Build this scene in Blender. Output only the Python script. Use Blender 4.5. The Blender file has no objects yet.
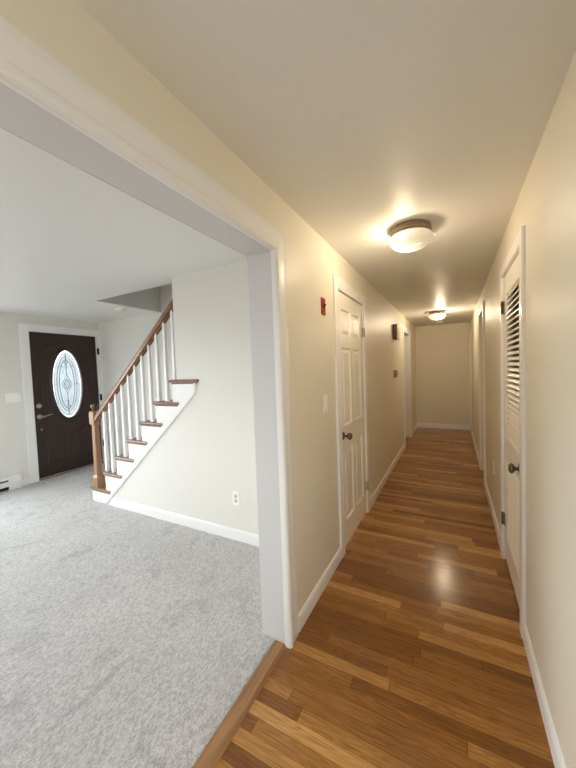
import bpy, bmesh, math, random
from mathutils import Vector, Matrix
random.seed(4)
S = bpy.context.scene
COL = S.collection
PI = math.pi

# ------------------------------------------------------------------ camera
def set_camera(yaw, pitch, roll, f_px, h):
    y, p, r = map(math.radians, (yaw, pitch, roll))
    f = Vector((-math.sin(y) * math.cos(p), math.cos(y) * math.cos(p), math.sin(p)))
    r0 = Vector((math.cos(y), math.sin(y), 0))
    u0 = r0.cross(f)
    rr = r0 * math.cos(r) + u0 * math.sin(r)
    uu = -r0 * math.sin(r) + u0 * math.cos(r)
    cd = bpy.data.cameras.new('camera')
    cd.sensor_fit = 'HORIZONTAL'
    cd.sensor_width = 36
    cd.lens = f_px / 576 * 36
    cd.clip_start = 0.02
    co = bpy.data.objects.new('camera', cd)
    m = Matrix((rr, uu, -f)).transposed().to_4x4()
    m.translation = (0, 0, h)
    co.matrix_world = m
    COL.objects.link(co)
    S.camera = co
set_camera(28.0, -2.59, -2.015, 312.36, 1.4395)

# ------------------------------------------------------------------ world, daylight, exposure
SKY = 10.8
W = bpy.data.worlds.new('overcast_sky')
S.world = W
W.use_nodes = True
bg = W.node_tree.nodes['Background']
_n = W.node_tree.nodes; _l = W.node_tree.links
_tc = _n.new('ShaderNodeTexCoord'); _sp = _n.new('ShaderNodeSeparateXYZ'); _cr = _n.new('ShaderNodeValToRGB')
_mr = _n.new('ShaderNodeMapRange'); _mr.inputs[1].default_value = -1; _mr.inputs[2].default_value = 1
_cr.color_ramp.elements[0].position = 0.47; _cr.color_ramp.elements[0].color = (0.16, 0.162, 0.158, 1)   # snowless ground
_cr.color_ramp.elements[1].position = 0.53; _cr.color_ramp.elements[1].color = (0.915, 0.963, 1.0, 1)     # overcast sky
_l.new(_tc.outputs['Generated'], _sp.inputs[0]); _l.new(_sp.outputs[2], _mr.inputs[0])
_l.new(_mr.outputs[0], _cr.inputs[0]); _l.new(_cr.outputs[0], bg.inputs[0])
bg.inputs[1].default_value = SKY
S.view_settings.view_transform = 'Standard'
S.view_settings.look = 'None'
S.view_settings.gamma = 1
S.view_settings.use_curve_mapping = False
S.view_settings.exposure = 0.55
S.cycles.use_denoising = True
S.cycles.max_bounces = 14
S.cycles.diffuse_bounces = 8
S.cycles.glossy_bounces = 4
S.cycles.transmission_bounces = 8
S.cycles.transparent_max_bounces = 12
S.cycles.sample_clamp_indirect = 6
S.cycles.caustics_reflective = False
S.cycles.caustics_refractive = False
LAMP_W = 29.0
LAMP_COL = (1.0, 0.84, 0.63)

def portal(loc, rot, sx, sy):
    l = bpy.data.lights.new('window_portal', 'AREA')
    l.shape = 'RECTANGLE'; l.size = sx; l.size_y = sy
    l.cycles.is_portal = True
    o = bpy.data.objects.new('window_portal', l)
    o.location = loc; o.rotation_euler = rot
    COL.objects.link(o)

# ------------------------------------------------------------------ dimensions
XL, XR, YB, H = -0.774, 0.316, 7.755, 2.32
XLI = -0.925           # living-room face of the left hall wall
LC = 2.31              # living-room ceiling
CZ = 0.02              # carpet surface
XD = -5.111            # front-door wall
YF = 3.10              # far wall of the stairwell
YS = 2.06              # stair wall, near face
XE = -2.255            # end of the stair wall
YREAR = -3.4
OP0, OP1, OPZ = -1.60, 1.355, 2.030     # wide opening between hall and living room

# ------------------------------------------------------------------ materials
def principled(name, col, rough=0.5, metal=0.0, spec=0.5, coat=0.0):
    m = bpy.data.materials.new(name)
    m.use_nodes = True
    b = m.node_tree.nodes['Principled BSDF']
    b.inputs['Base Color'].default_value = (*col, 1)
    b.inputs['Roughness'].default_value = rough
    b.inputs['Metallic'].default_value = metal
    b.inputs['Specular IOR Level'].default_value = spec
    b.inputs['Coat Weight'].default_value = coat
    return m, m.node_tree, b

def srgb(r, g, b):
    f = lambda c: c / 12.92 if c <= 0.04045 else ((c + 0.055) / 1.055) ** 2.4
    return (f(r / 255), f(g / 255), f(b / 255))

def add_bump(nt, b, scale, strength, dist=0.002, detail=3):
    n = nt.nodes.new('ShaderNodeTexNoise'); n.inputs['Scale'].default_value = scale
    n.inputs['Detail'].default_value = detail
    t = nt.nodes.new('ShaderNodeTexCoord')
    nt.links.new(t.outputs['Object'], n.inputs['Vector'])
    u = nt.nodes.new('ShaderNodeBump'); u.inputs['Strength'].default_value = strength
    u.inputs['Distance'].default_value = dist
    nt.links.new(n.outputs['Fac'], u.inputs['Height'])
    nt.links.new(u.outputs['Normal'], b.inputs['Normal'])

def paint(name, col, rough, bump=0.15, scale=180, spec=0.5):
    m, nt, b = principled(name, col, rough, spec=spec)
    if bump: add_bump(nt, b, scale, bump)
    return m

M = {}
M['hall_paint'] = paint('cream_wall_paint', srgb(231, 225, 209), 0.45, 0.25, 160)
M['living_paint'] = paint('ivory_wall_paint', srgb(229, 227, 221), 0.5, 0.2, 160)
M['ceiling'] = paint('hall_ceiling_paint', srgb(228, 227, 222), 0.46, 0.25, 60, 0.11)
M['living_ceiling'] = paint('living_ceiling_paint', srgb(230, 230, 228), 0.45, 0.2, 90)
M['jamb'] = paint('shade_toned_jamb_paint', srgb(212, 212, 214), 0.45, 0.0)  # greyer than the white trim: the soffit's shade is put into the colour
M['trim'] = paint('white_trim_paint', srgb(239, 239, 238), 0.35, 0.0)
M['door_white'] = paint('white_door_paint', srgb(245, 242, 234), 0.35, 0.0)
M['plastic'] = paint('white_plastic', srgb(248, 247, 244), 0.35, 0.0)
M['ivory'] = paint('ivory_plastic', srgb(226, 216, 190), 0.4, 0.0)
M['brown_plastic'] = paint('brown_plastic', srgb(74, 56, 44), 0.45, 0.0)
M['grey_plastic'] = paint('grey_grille', srgb(150, 140, 122), 0.5, 0.0)
M['thermo'] = paint('taupe_plastic', srgb(176, 160, 134), 0.4, 0.0)
M['red'] = paint('red_enamel', srgb(150, 34, 26), 0.4, 0.0)
M['black'] = paint('black_plastic', srgb(28, 22, 20), 0.4, 0.0)
M['white_ink'] = paint('white_ink', srgb(225, 205, 195), 0.6, 0.0)
M['dark'] = paint('dark_void', srgb(30, 26, 22), 0.8, 0.0)
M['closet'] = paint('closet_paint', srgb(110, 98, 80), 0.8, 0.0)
M['nickel'], _, _ = principled('satin_nickel', srgb(178, 170, 158), 0.28, 1.0)
M['bronze'], _, _ = principled('aged_pewter', srgb(120, 108, 94), 0.3, 1.0)
M['hinge'], _, _ = principled('hinge_metal', srgb(132, 120, 98), 0.35, 1.0)
M['black_metal'], _, _ = principled('black_metal', srgb(30, 24, 22), 0.45, 0.6)
M['lead'], _, _ = principled('lead_came', srgb(120, 128, 132), 0.4, 0.7)
M['lamp_base'], _, _ = principled('brushed_bronze_grey', srgb(150, 132, 112), 0.38, 0.7)

def mat_oak_floor():
    m, nt, b = principled('oak_strip_floor', (0.3, 0.15, 0.06), 0.3, spec=0.36)
    N = nt.nodes; Lk = nt.links
    def math_(op, a, c=None):
        n = N.new('ShaderNodeMath'); n.operation = op
        for i, v in enumerate((a, c)):
            if v is None: continue
            if isinstance(v, (int, float)): n.inputs[i].default_value = v
            else: Lk.new(v, n.inputs[i])
        return n.outputs[0]
    def white(x, y=None):
        n = N.new('ShaderNodeTexWhiteNoise'); n.noise_dimensions = '2D'
        c = N.new('ShaderNodeCombineXYZ')
        Lk.new(x, c.inputs[0])
        if y is not None: Lk.new(y, c.inputs[1])
        Lk.new(c.outputs[0], n.inputs['Vector'])
        return n
    tc = N.new('ShaderNodeTexCoord'); sp = N.new('ShaderNodeSeparateXYZ')
    Lk.new(tc.outputs['Object'], sp.inputs[0])
    X, Y = sp.outputs[0], sp.outputs[1]
    v = math_('DIVIDE', math_('ADD', Y, 20.0 - 0.0055), 0.0577)
    row = math_('FLOOR', v); fv = math_('FRACT', v)
    wr = white(row)
    ln = math_('ADD', math_('MULTIPLY', wr.outputs['Value'], 0.75), 0.5)
    sc = N.new('ShaderNodeSeparateColor'); Lk.new(wr.outputs['Color'], sc.inputs[0])
    u = math_('DIVIDE', math_('ADD', math_('ADD', X, 30.0), math_('MULTIPLY', sc.outputs[1], 3.0)), ln)
    colr = math_('FLOOR', u); fu = math_('FRACT', u)
    wb = white(row, colr)
    sb = N.new('ShaderNodeSeparateColor'); Lk.new(wb.outputs['Color'], sb.inputs[0])
    rnd, rnd2 = sb.outputs[0], sb.outputs[1]
    ramp = N.new('ShaderNodeValToRGB')
    cols = [(0.0, (124, 80, 40)), (0.2, (141, 94, 48)), (0.45, (153, 105, 54)), (0.7, (165, 116, 62)), (0.88, (181, 131, 74)), (1.0, (198, 150, 90))]
    e = ramp.color_ramp.elements
    e[0].position = cols[0][0]; e[0].color = (*srgb(*cols[0][1]), 1)
    e[1].position = 1.0; e[1].color = (*srgb(*cols[-1][1]), 1)
    for p_, c_ in cols[1:-1]:
        q = e.new(p_); q.color = (*srgb(*c_), 1)
    Lk.new(rnd, ramp.inputs[0])
    # fine grain: noise stretched along the board
    gv = N.new('ShaderNodeCombineXYZ')
    Lk.new(math_('ADD', math_('MULTIPLY', X, 5.0), math_('MULTIPLY', rnd2, 50.0)), gv.inputs[0])
    Lk.new(math_('MULTIPLY', Y, 160.0), gv.inputs[1])
    g = N.new('ShaderNodeTexNoise'); g.inputs['Scale'].default_value = 1.0; g.inputs['Detail'].default_value = 4
    Lk.new(gv.outputs[0], g.inputs['Vector'])
    # cathedral figure: bands of a stretched low noise
    cv = N.new('ShaderNodeCombineXYZ')
    Lk.new(math_('ADD', math_('MULTIPLY', X, 2.2), math_('MULTIPLY', rnd, 90.0)), cv.inputs[0])
    Lk.new(math_('ADD', math_('MULTIPLY', Y, 22.0), math_('MULTIPLY', rnd2, 70.0)), cv.inputs[1])
    c1 = N.new('ShaderNodeTexNoise'); c1.inputs['Scale'].default_value = 1.0; c1.inputs['Detail'].default_value = 1.5
    Lk.new(cv.outputs[0], c1.inputs['Vector'])
    band = math_('SINE', math_('MULTIPLY', c1.outputs['Fac'], 75.0))
    band = math_('MULTIPLY', band, 0.12)
    shade = math_('ADD', math_('ADD', math_('MULTIPLY', math_('SUBTRACT', g.outputs['Fac'], 0.5), 1.25), 1.0), band)
    # larger tonal wander
    lw = N.new('ShaderNodeTexNoise'); lw.inputs['Scale'].default_value = 3.0
    Lk.new(tc.outputs['Object'], lw.inputs['Vector'])
    shade = math_('MULTIPLY', shade, math_('ADD', math_('MULTIPLY', lw.outputs['Fac'], 0.3), 0.85))
    # seams
    sv = math_('LESS_THAN', math_('MINIMUM', fv, math_('SUBTRACT', 1.0, fv)), 0.014)
    su = math_('LESS_THAN', math_('MULTIPLY', math_('MINIMUM', fu, math_('SUBTRACT', 1.0, fu)), ln), 0.0012)
    seam = math_('MAXIMUM', sv, su)
    shade = math_('MULTIPLY', shade, math_('SUBTRACT', 1.0, math_('MULTIPLY', seam, 0.6)))
    mx = N.new('ShaderNodeVectorMath'); mx.operation = 'SCALE'
    Lk.new(ramp.outputs[0], mx.inputs[0]); Lk.new(shade, mx.inputs['Scale'])
    Lk.new(mx.outputs[0], b.inputs['Base Color'])
    rg = math_('ADD', math_('MULTIPLY', g.outputs['Fac'], 0.14), 0.12)
    Lk.new(rg, b.inputs['Roughness'])
    bp = N.new('ShaderNodeBump'); bp.inputs['Strength'].default_value = 0.35; bp.inputs['Distance'].default_value = 0.001
    hgt = math_('SUBTRACT', math_('ADD', math_('MULTIPLY', g.outputs['Fac'], 0.25), math_('MULTIPLY', rnd2, 0.25)), math_('MULTIPLY', seam, 0.8))
    Lk.new(hgt, bp.inputs['Height']); Lk.new(bp.outputs[0], b.inputs['Normal'])
    return m
M['oak_floor'] = mat_oak_floor()

def mat_wood(name, c0, c1, rough, axis=0, scale=1.0):
    m, nt, b = principled(name, c0, rough)
    N = nt.nodes; Lk = nt.links
    tc = N.new('ShaderNodeTexCoord'); mp = N.new('ShaderNodeMapping')
    s = [70 * scale] * 3; s[axis] = 4 * scale
    mp.inputs['Scale'].default_value = s
    n = N.new('ShaderNodeTexNoise'); n.inputs['Scale'].default_value = 1; n.inputs['Detail'].default_value = 4
    r = N.new('ShaderNodeValToRGB')
    r.color_ramp.elements[0].position = 0.3; r.color_ramp.elements[0].color = (*c0, 1)
    r.color_ramp.elements[1].position = 0.7; r.color_ramp.elements[1].color = (*c1, 1)
    Lk.new(tc.outputs['Object'], mp.inputs[0]); Lk.new(mp.outputs[0], n.inputs['Vector'])
    Lk.new(n.outputs['Fac'], r.inputs[0]); Lk.new(r.outputs[0], b.inputs['Base Color'])
    return m
M['strip_wood'] = mat_wood('oak_threshold', srgb(142, 102, 66), srgb(174, 130, 88), 0.35, 1)
M['rail_wood'] = mat_wood('oak_rail', srgb(118, 80, 52), srgb(154, 110, 78), 0.32, 0)
M['tread_wood'] = mat_wood('oak_tread', srgb(116, 88, 70), srgb(156, 124, 100), 0.35, 1)
M['newel_wood'] = mat_wood('oak_newel', srgb(140, 104, 74), srgb(176, 138, 104), 0.32, 2)
M['cap_wood'] = mat_wood('dark_oak_cap', srgb(88, 62, 44), srgb(120, 88, 64), 0.22, 2)
M['door_brown'] = mat_wood('dark_brown_door', srgb(40, 25, 20), srgb(54, 35, 28), 0.5, 2, 0.7)
M['sill_wood'] = mat_wood('worn_sill_wood', srgb(110, 92, 76), srgb(150, 132, 112), 0.5, 1)

def mat_carpet():
    m, nt, b = principled('grey_carpet', srgb(188, 186, 182), 0.95, spec=0.15)
    N = nt.nodes; Lk = nt.links
    tc = N.new('ShaderNodeTexCoord')
    def noise(scale, detail, dist=0.0, sx=1, sy=1):
        mp = N.new('ShaderNodeMapping'); mp.inputs['Scale'].default_value = (sx, sy, 1)
        mp.inputs['Rotation'].default_value = (0, 0, 0.5)
        n = N.new('ShaderNodeTexNoise'); n.inputs['Scale'].default_value = scale
        n.inputs['Detail'].default_value = detail; n.inputs['Distortion'].default_value = dist
        Lk.new(tc.outputs['Object'], mp.inputs[0]); Lk.new(mp.outputs[0], n.inputs['Vector'])
        return n.outputs['Fac']
    def ramp(fac, p0, v0, p1, v1):
        r = N.new('ShaderNodeMapRange')
        r.inputs[1].default_value = p0; r.inputs[2].default_value = p1
        r.inputs[3].default_value = v0; r.inputs[4].default_value = v1
        Lk.new(fac, r.inputs[0]); return r.outputs[0]
    def mul(a, c):
        n = N.new('ShaderNodeMath'); n.operation = 'MULTIPLY'; Lk.new(a, n.inputs[0]); Lk.new(c, n.inputs[1]); return n.outputs[0]
    def add(a, c, s):
        n = N.new('ShaderNodeMath'); n.operation = 'MULTIPLY_ADD'; Lk.new(c, n.inputs[0]); n.inputs[1].default_value = s; Lk.new(a, n.inputs[2]); return n.outputs[0]
    fine = noise(260, 3)
    mid = noise(75, 2, 0.6, 1.6, 0.8)
    scuff = noise(6.5, 5, 0.9, 1.1, 0.75)
    wear = noise(1.1, 2)
    k = mul(ramp(fine, 0.3, 0.86, 0.7, 1.14), ramp(mid, 0.34, 0.76, 0.62, 1.13))
    k = mul(k, ramp(scuff, 0.33, 0.85, 0.44, 1.0))
    k = mul(k, ramp(wear, 0.3, 0.93, 0.7, 1.05))
    mx = N.new('ShaderNodeVectorMath'); mx.operation = 'SCALE'
    mx.inputs[0].default_value = srgb(230, 227, 226)
    Lk.new(k, mx.inputs['Scale']); Lk.new(mx.outputs[0], b.inputs['Base Color'])
    bp = N.new('ShaderNodeBump'); bp.inputs['Strength'].default_value = 1.0; bp.inputs['Distance'].default_value = 0.012
    Lk.new(add(fine, mid, 1.6), bp.inputs['Height']); Lk.new(bp.outputs[0], b.inputs['Normal'])
    b.inputs['Sheen Weight'].default_value = 0.2
    return m
M['carpet'] = mat_carpet()

def mat_glass_mix(name, tcol, transp, translucent, gloss=0.05):
    m = bpy.data.materials.new(name); m.use_nodes = True
    nt = m.node_tree; nt.nodes.clear()
    out = nt.nodes.new('ShaderNodeOutputMaterial')
    t = nt.nodes.new('ShaderNodeBsdfTransparent'); t.inputs[0].default_value = (*tcol, 1)
    d = nt.nodes.new('ShaderNodeBsdfTranslucent'); d.inputs[0].default_value = (*tcol, 1)
    g = nt.nodes.new('ShaderNodeBsdfGlossy'); g.inputs['Roughness'].default_value = 0.15
    m1 = nt.nodes.new('ShaderNodeMixShader'); m1.inputs[0].default_value = translucent / (transp + translucent)
    m2 = nt.nodes.new('ShaderNodeMixShader'); m2.inputs[0].default_value = gloss
    nt.links.new(t.outputs[0], m1.inputs[1]); nt.links.new(d.outputs[0], m1.inputs[2])
    nt.links.new(m1.outputs[0], m2.inputs[1]); nt.links.new(g.outputs[0], m2.inputs[2])
    nt.links.new(m2.outputs[0], out.inputs[0])
    return m, d
M['lamp_glass'], _d = mat_glass_mix('frosted_lamp_glass', (1.0, 0.95, 0.86), 0.2, 0.8, 0.012)
_d.inputs[0].default_value = (0.030, 0.0280, 0.0240, 1)
M['pane'], _ = mat_glass_mix('window_pane', (0.97, 0.98, 0.98), 1.0, 0.0001, 0.05)
M['oval_glass'], _ = mat_glass_mix('textured_oval_glass', (0.315, 0.335, 0.34), 0.3, 0.7, 0.04)
M['bevel_glass'], _ = mat_glass_mix('clear_bevelled_glass', (0.4, 0.42, 0.43), 0.8, 0.2, 0.04)
M['glare_block_tray'] = paint('black_glare_block', (0.008, 0.0075, 0.007), 0.7, 0.0, spec=0.1)  # near-black tray, added to dim the lamp interior seen through the shade
M['bulb'] = paint('white_bulb', (0.9, 0.9, 0.88), 0.4, 0.0)

# ------------------------------------------------------------------ mesh helpers
class MB:
    def __init__(s): s.bm = bmesh.new()
    def verts(s, pts): return [s.bm.verts.new(p) for p in pts]
    def face(s, vs):
        try: return s.bm.faces.new(vs)
        except ValueError: return None
    def box(s, x0, x1, y0, y1, z0, z1):
        v = s.verts([(x, y, z) for x in (x0, x1) for y in (y0, y1) for z in (z0, z1)])
        for q in ((0, 1, 3, 2), (4, 6, 7, 5), (0, 4, 5, 1), (2, 3, 7, 6), (0, 2, 6, 4), (1, 5, 7, 3)): s.face([v[i] for i in q])
        return s
    def prism(s, poly, fn, a0, a1):
        """poly: 2D points; fn(p, q, a) -> xyz; extruded from a0 to a1"""
        A = s.verts([fn(p, q, a0) for p, q in poly]); B = s.verts([fn(p, q, a1) for p, q in poly])
        s.face(A); s.face(B[::-1]); n = len(poly)
        for i in range(n): s.face([A[i], B[i], B[(i + 1) % n], A[(i + 1) % n]])
        return s
    def lathe(s, prof, c, axis='z', seg=32, sgn=1):
        """prof: (radius, along)"""
        rings = []
        for r, h in prof:
            if r < 1e-6:
                rings.append([s.bm.verts.new(s._ax(c, axis, 0, 0, h * sgn))])
            else:
                rings.append([s.bm.verts.new(s._ax(c, axis, r * math.cos(2 * PI * k / seg), r * math.sin(2 * PI * k / seg), h * sgn)) for k in range(seg)])
        for a, b in zip(rings, rings[1:]):
            for k in range(seg):
                k2 = (k + 1) % seg
                f = []
                for v in ((a[k % len(a)], a[k2 % len(a)], b[k2 % len(b)], b[k % len(b)])):
                    if v not in f: f.append(v)
                if len(f) > 2: s.face(f)
        return s
    @staticmethod
    def _ax(c, axis, u, v, h):
        if axis == 'z': return (c[0] + u, c[1] + v, c[2] + h)
        if axis == 'x': return (c[0] + h, c[1] + u, c[2] + v)
        return (c[0] + u, c[1] + h, c[2] + v)
    def tube(s, pts, r, seg=8, closed=False, fixed=None):
        pts = [Vector(p) for p in pts]; n = len(pts); rings = []
        rr = r if isinstance(r, (list, tuple)) else [r] * n
        up = None
        for i, p in enumerate(pts):
            if closed: t = pts[(i + 1) % n] - pts[i - 1]
            else: t = pts[min(i + 1, n - 1)] - pts[max(i - 1, 0)]
            t.normalize()
            if up is None:
                up = Vector((0, 0, 1)) if abs(t.z) < 0.9 else Vector((1, 0, 0))
            if fixed is not None: up = Vector(fixed)
            a = up - t * up.dot(t)
            if a.length < 1e-4: a = Vector((1, 0, 0)) - t * t.x
            a.normalize(); b = t.cross(a); up = a
            rings.append([s.bm.verts.new(p + (a * math.cos(2 * PI * k / seg) + b * math.sin(2 * PI * k / seg)) * rr[i]) for k in range(seg)])
        m = n if closed else n - 1
        for i in range(m):
            A, B = rings[i], rings[(i + 1) % n]
            for k in range(seg): s.face([A[k], A[(k + 1) % seg], B[(k + 1) % seg], B[k]])
        if not closed: s.face(rings[0][::-1]); s.face(rings[-1])
        return s
    def sweep_rect(s, prof, path, fn, closed=False):
        """mitred sweep. prof: (u outward, v thickness); path: list of 2D pts; outward = left of travel; fn(a,b,v)"""
        n = len(path); P = [Vector(p) for p in path]; rows = []
        for i in range(n):
            if closed or 0 < i < n - 1:
                d0 = (P[i] - P[i - 1]).normalized(); d1 = (P[(i + 1) % n] - P[i]).normalized()
            elif i == 0: d0 = d1 = (P[1] - P[0]).normalized()
            else: d0 = d1 = (P[-1] - P[-2]).normalized()
            n0 = Vector((-d0.y, d0.x)); n1 = Vector((-d1.y, d1.x))
            mt = (n0 + n1); mt = mt / max(1e-6, (1 + n0.dot(n1)))
            rows.append([s.bm.verts.new(fn(*(P[i] + mt * u), v)) for u, v in prof])
        k = len(prof)
        for i in range(n if closed else n - 1):
            A, B = rows[i], rows[(i + 1) % n]
            for j in range(k): s.face([A[j], A[(j + 1) % k], B[(j + 1) % k], B[j]])
        if not closed: s.face(rows[0]); s.face(rows[-1][::-1])
        return s
    def build(s, name, mat, parent=None, smooth=False, bevel=0, seg=2):
        bmesh.ops.remove_doubles(s.bm, verts=s.bm.verts, dist=1e-6)
        bmesh.ops.recalc_face_normals(s.bm, faces=s.bm.faces)
        me = bpy.data.meshes.new(name); s.bm.to_mesh(me); s.bm.free()
        me.materials.append(mat)
        o = bpy.data.objects.new(name, me); COL.objects.link(o)
        if smooth:
            me.polygons.foreach_set('use_smooth', [True] * len(me.polygons))
            me.set_sharp_from_angle(angle=math.radians(40))
        if parent is not None:
            root = parent
            off = Vector((0, 0, 0))
            while root is not None: off += root.location; root = root.parent
            me.transform(Matrix.Translation(-off)); o.parent = parent
        if bevel:
            b = o.modifiers.new('bevel', 'BEVEL'); b.width = bevel; b.segments = seg; b.limit_method = 'ANGLE'; b.angle_limit = math.radians(40)
        return o

def tag(o, label, cat, group=None):
    o['label'] = label; o['category'] = cat
    if group: o['group'] = group
    return o
def struct(o, label, cat):
    o['kind'] = 'structure'; o['label'] = label; o['category'] = cat
    return o
def empty(name, loc):
    o = bpy.data.objects.new(name, None); o.location = loc; o.empty_display_size = 0.05
    COL.objects.link(o); return o
def copy_tree(o, parent=None):
    c = o.copy(); COL.objects.link(c); c.parent = parent
    for ch in list(o.children): copy_tree(ch, c)
    return c

# ================================================================== THE SETTING
# hall floor (oak strips run across the hall)
struct(MB().box(-0.80, XR + 0.15, YREAR, YB + 0.1, -0.08, 0.0).box(-1.9, -0.80, 5.55, 7.3, -0.08, -0.001).build('floor', M['oak_floor']),
       'hallway floor of varnished oak strips laid across the hall', 'floor')
c = MB()
g = 26
c.prism([(XD - 0.1, YREAR), (XL - 0.075, YREAR), (XL - 0.075, OP1 + 0.01), (XLI - 0.002, OP1 + 0.01), (XLI - 0.002, YF + 0.1), (XD - 0.1, YF + 0.1)], lambda x, y, z: (x, y, z), -0.08, CZ)
struct(c.build('floor_carpet', M['carpet'], bevel=0.012, seg=3), 'pale grey wall-to-wall carpet in the living room', 'carpet')
# oak threshold between the carpet and the oak floor
struct(MB().prism([(XL - 0.085, 0), (XL - 0.083, 0.010), (XL - 0.072, 0.014), (XL - 0.022, 0.014), (XL - 0.010, 0.004), (XL - 0.009, 0)],
                  lambda x, z, y: (x, y, z), OP0, OP1 - 0.002).build('trim_1', M['strip_wood']),
       'oak threshold strip between grey carpet and hallway floor', 'threshold')

# ceilings
struct(MB().box(XLI, XR + 0.15, YREAR, YB + 0.1, H, H + 0.1).box(-1.9, XLI, 5.55, 7.3, H, H + 0.1).build('ceiling', M['ceiling']),
       'beige hallway ceiling with two lamps', 'ceiling')
HX, HY = -3.63, 2.188     # corner of the stairwell hole in the living-room ceiling
c = MB()
c.box(XD - 0.1, XLI, YREAR, HY, LC, LC + 0.22)
c.box(XD - 0.1, HX, HY, YF + 0.1, LC, LC + 0.22)
struct(c.build('ceiling_living', M['living_ceiling']), 'white living room ceiling with the stairwell cut out', 'ceiling')

# left hall wall with the wide opening, a closed door and a far doorway
DL0, DL1, DLZ = 2.285, 3.030, 2.040
FL0, FL1, FLZ = 5.790, 6.635, 2.040
c = MB()
J = 0.02
c.box(XLI, XL, YREAR, OP0 - J, 0, H)
c.box(XLI, XL, OP0 - J, OP1 + J, OPZ + J, H)
c.box(XLI, XL, OP1 + J, DL0, 0, H)
c.box(XLI, XL, DL0, DL1, DLZ, H)
c.box(XLI, XL - 0.06, DL0, DL1, 0, DLZ)
c.box(XLI, XL, DL1, FL0 - J, 0, H)
c.box(XLI, XL, FL0 - J, FL1 + J, FLZ + J, H)
c.box(XLI, XL, FL1 + J, YB + 0.1, 0, H)
struct(c.build('wall_left', M['hall_paint']), 'cream left wall of the hallway', 'wall')

# right hall wall with the louvred closet door, a far doorway and one at the very end
DR0, DR1, DRZ = 1.992, 2.690, 2.035
FR0, FR1, FRZ = 4.275, 4.885, 2.060
ER0, ER1, ERZ = 7.33, 7.70, 2.060
XRO = XR + 0.14
WR0, WR1, WRZ0, WRZ1 = -2.2, -0.5, 0.85, 2.10      # unseen window added behind the viewer to fill the near hall with light
c = MB()
c.box(XR, XRO, YREAR, WR0, 0, H).box(XR, XRO, WR0, WR1, 0, WRZ0).box(XR, XRO, WR0, WR1, WRZ1, H)
c.box(XR, XRO, WR1, DR0, 0, H)
c.box(XR, XRO, DR0, DR1, DRZ, H)
c.box(XR, XRO, DR1, FR0, 0, H)
c.box(XR, XRO, FR0, FR1, FRZ, H)
c.box(XR, XRO, FR1, ER0, 0, H)
c.box(XR, XRO, ER0, ER1, ERZ, H)
c.box(XR, XRO, ER1, YB + 0.1, 0, H)
struct(c.build('wall_right', M['hall_paint']), 'cream right wall of the hallway', 'wall')
# closet behind the louvred door
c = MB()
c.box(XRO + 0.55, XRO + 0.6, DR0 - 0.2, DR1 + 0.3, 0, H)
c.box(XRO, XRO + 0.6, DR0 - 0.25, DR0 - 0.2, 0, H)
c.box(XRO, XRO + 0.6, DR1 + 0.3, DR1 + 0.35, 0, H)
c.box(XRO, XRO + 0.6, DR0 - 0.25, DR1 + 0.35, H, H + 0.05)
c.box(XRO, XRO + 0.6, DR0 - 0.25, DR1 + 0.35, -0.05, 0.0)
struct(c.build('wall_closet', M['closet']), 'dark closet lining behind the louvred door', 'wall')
struct(MB().box(-0.98, XRO, YB, YB + 0.1, 0, H).build('wall_back', M['hall_paint']), 'plain wall closing the far end of the hallway', 'wall')
# small room behind the far left doorway
c = MB()
c.box(-1.95, -1.9, 5.5, 7.35, 0, H).box(-1.9, XLI, 5.5, 5.55, 0, H).box(-1.9, XLI, 7.3, 7.35, 0, H)
struct(c.build('wall_bedroom', M['hall_paint']), 'cream wall of the room through the far left doorway', 'wall')

# living room walls
WA0, WA1, WAZ0, WAZ1 = -1.0, 1.58, 0.55, 2.0     # front picture window
FD0, FD1, FDZ = 2.135, 3.045, 2.090              # front door
c = MB()
xa, xb = XD - 0.16, XD
c.box(xa, xb, YREAR, WA0, 0, LC).box(xa, xb, WA0, WA1, 0, WAZ0).box(xa, xb, WA0, WA1, WAZ1, LC)
c.box(xa, xb, WA1, FD0, 0, LC).box(xa, xb, FD0, FD1, FDZ, LC).box(xa, xb, FD1, YF, 0, LC)
struct(c.build('wall_front', M['living_paint']), 'off-white wall holding the dark front door', 'wall')
struct(MB().box(xa, XLI, YF, YF + 0.12, 0, 4.75).build('wall_stairwell', M['living_paint']), 'off-white wall behind the staircase balusters', 'wall')
# rear walls (behind the viewer) with windows
WB0, WB1 = -3.6, -3.0
c = MB()
ya, yb = YREAR - 0.16, YREAR
c.box(xa, WB0, ya, yb, 0, LC).box(WB0, WB1, ya, yb, 0, WAZ0).box(WB0, WB1, ya, yb, WAZ1, LC).box(WB1, XLI + 0.1, ya, yb, 0, LC)
struct(c.build('wall_rear', M['living_paint']), 'off-white rear wall of the living room', 'wall')
WC0, WC1, WCZ0, WCZ1 = -0.50, 0.04, 0.8, 1.95
c = MB()
c.box(XLI + 0.1, WC0, ya, yb, 0, H).box(WC0, WC1, ya, yb, 0, WCZ0).box(WC0, WC1, ya, yb, WCZ1, H).box(WC1, XRO, ya, yb, 0, H)
struct(c.build('wall_hall_rear', M['hall_paint']), 'cream near end wall of the hallway', 'wall')

# stair treads' geometry (needed by the stair wall outline)
NOSE = [-3.72, -3.455, -3.240, -3.026, -2.803, -2.574, -2.338]
TOP = [0.176, 0.378, 0.577, 0.775, 0.973, 1.178, 1.385]
TT = 0.027
# stair wall: full height to the right of XE, stepped below the treads
poly = [(XLI, 0), (XLI, LC), (XE, LC), (XE, TOP[6] - TT)]
for n in range(6, -1, -1):
    rx = NOSE[n] + 0.03
    poly.append((rx, TOP[n] - TT))
    poly.append((rx, TOP[n - 1] - TT if n else 0))
struct(MB().prism(poly, lambda x, z, y: (x, y, z), YS, YS + 0.10).build('wall_stair', M['living_paint']),
       'off-white wall enclosing the upper flight of the staircase', 'wall')
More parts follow.
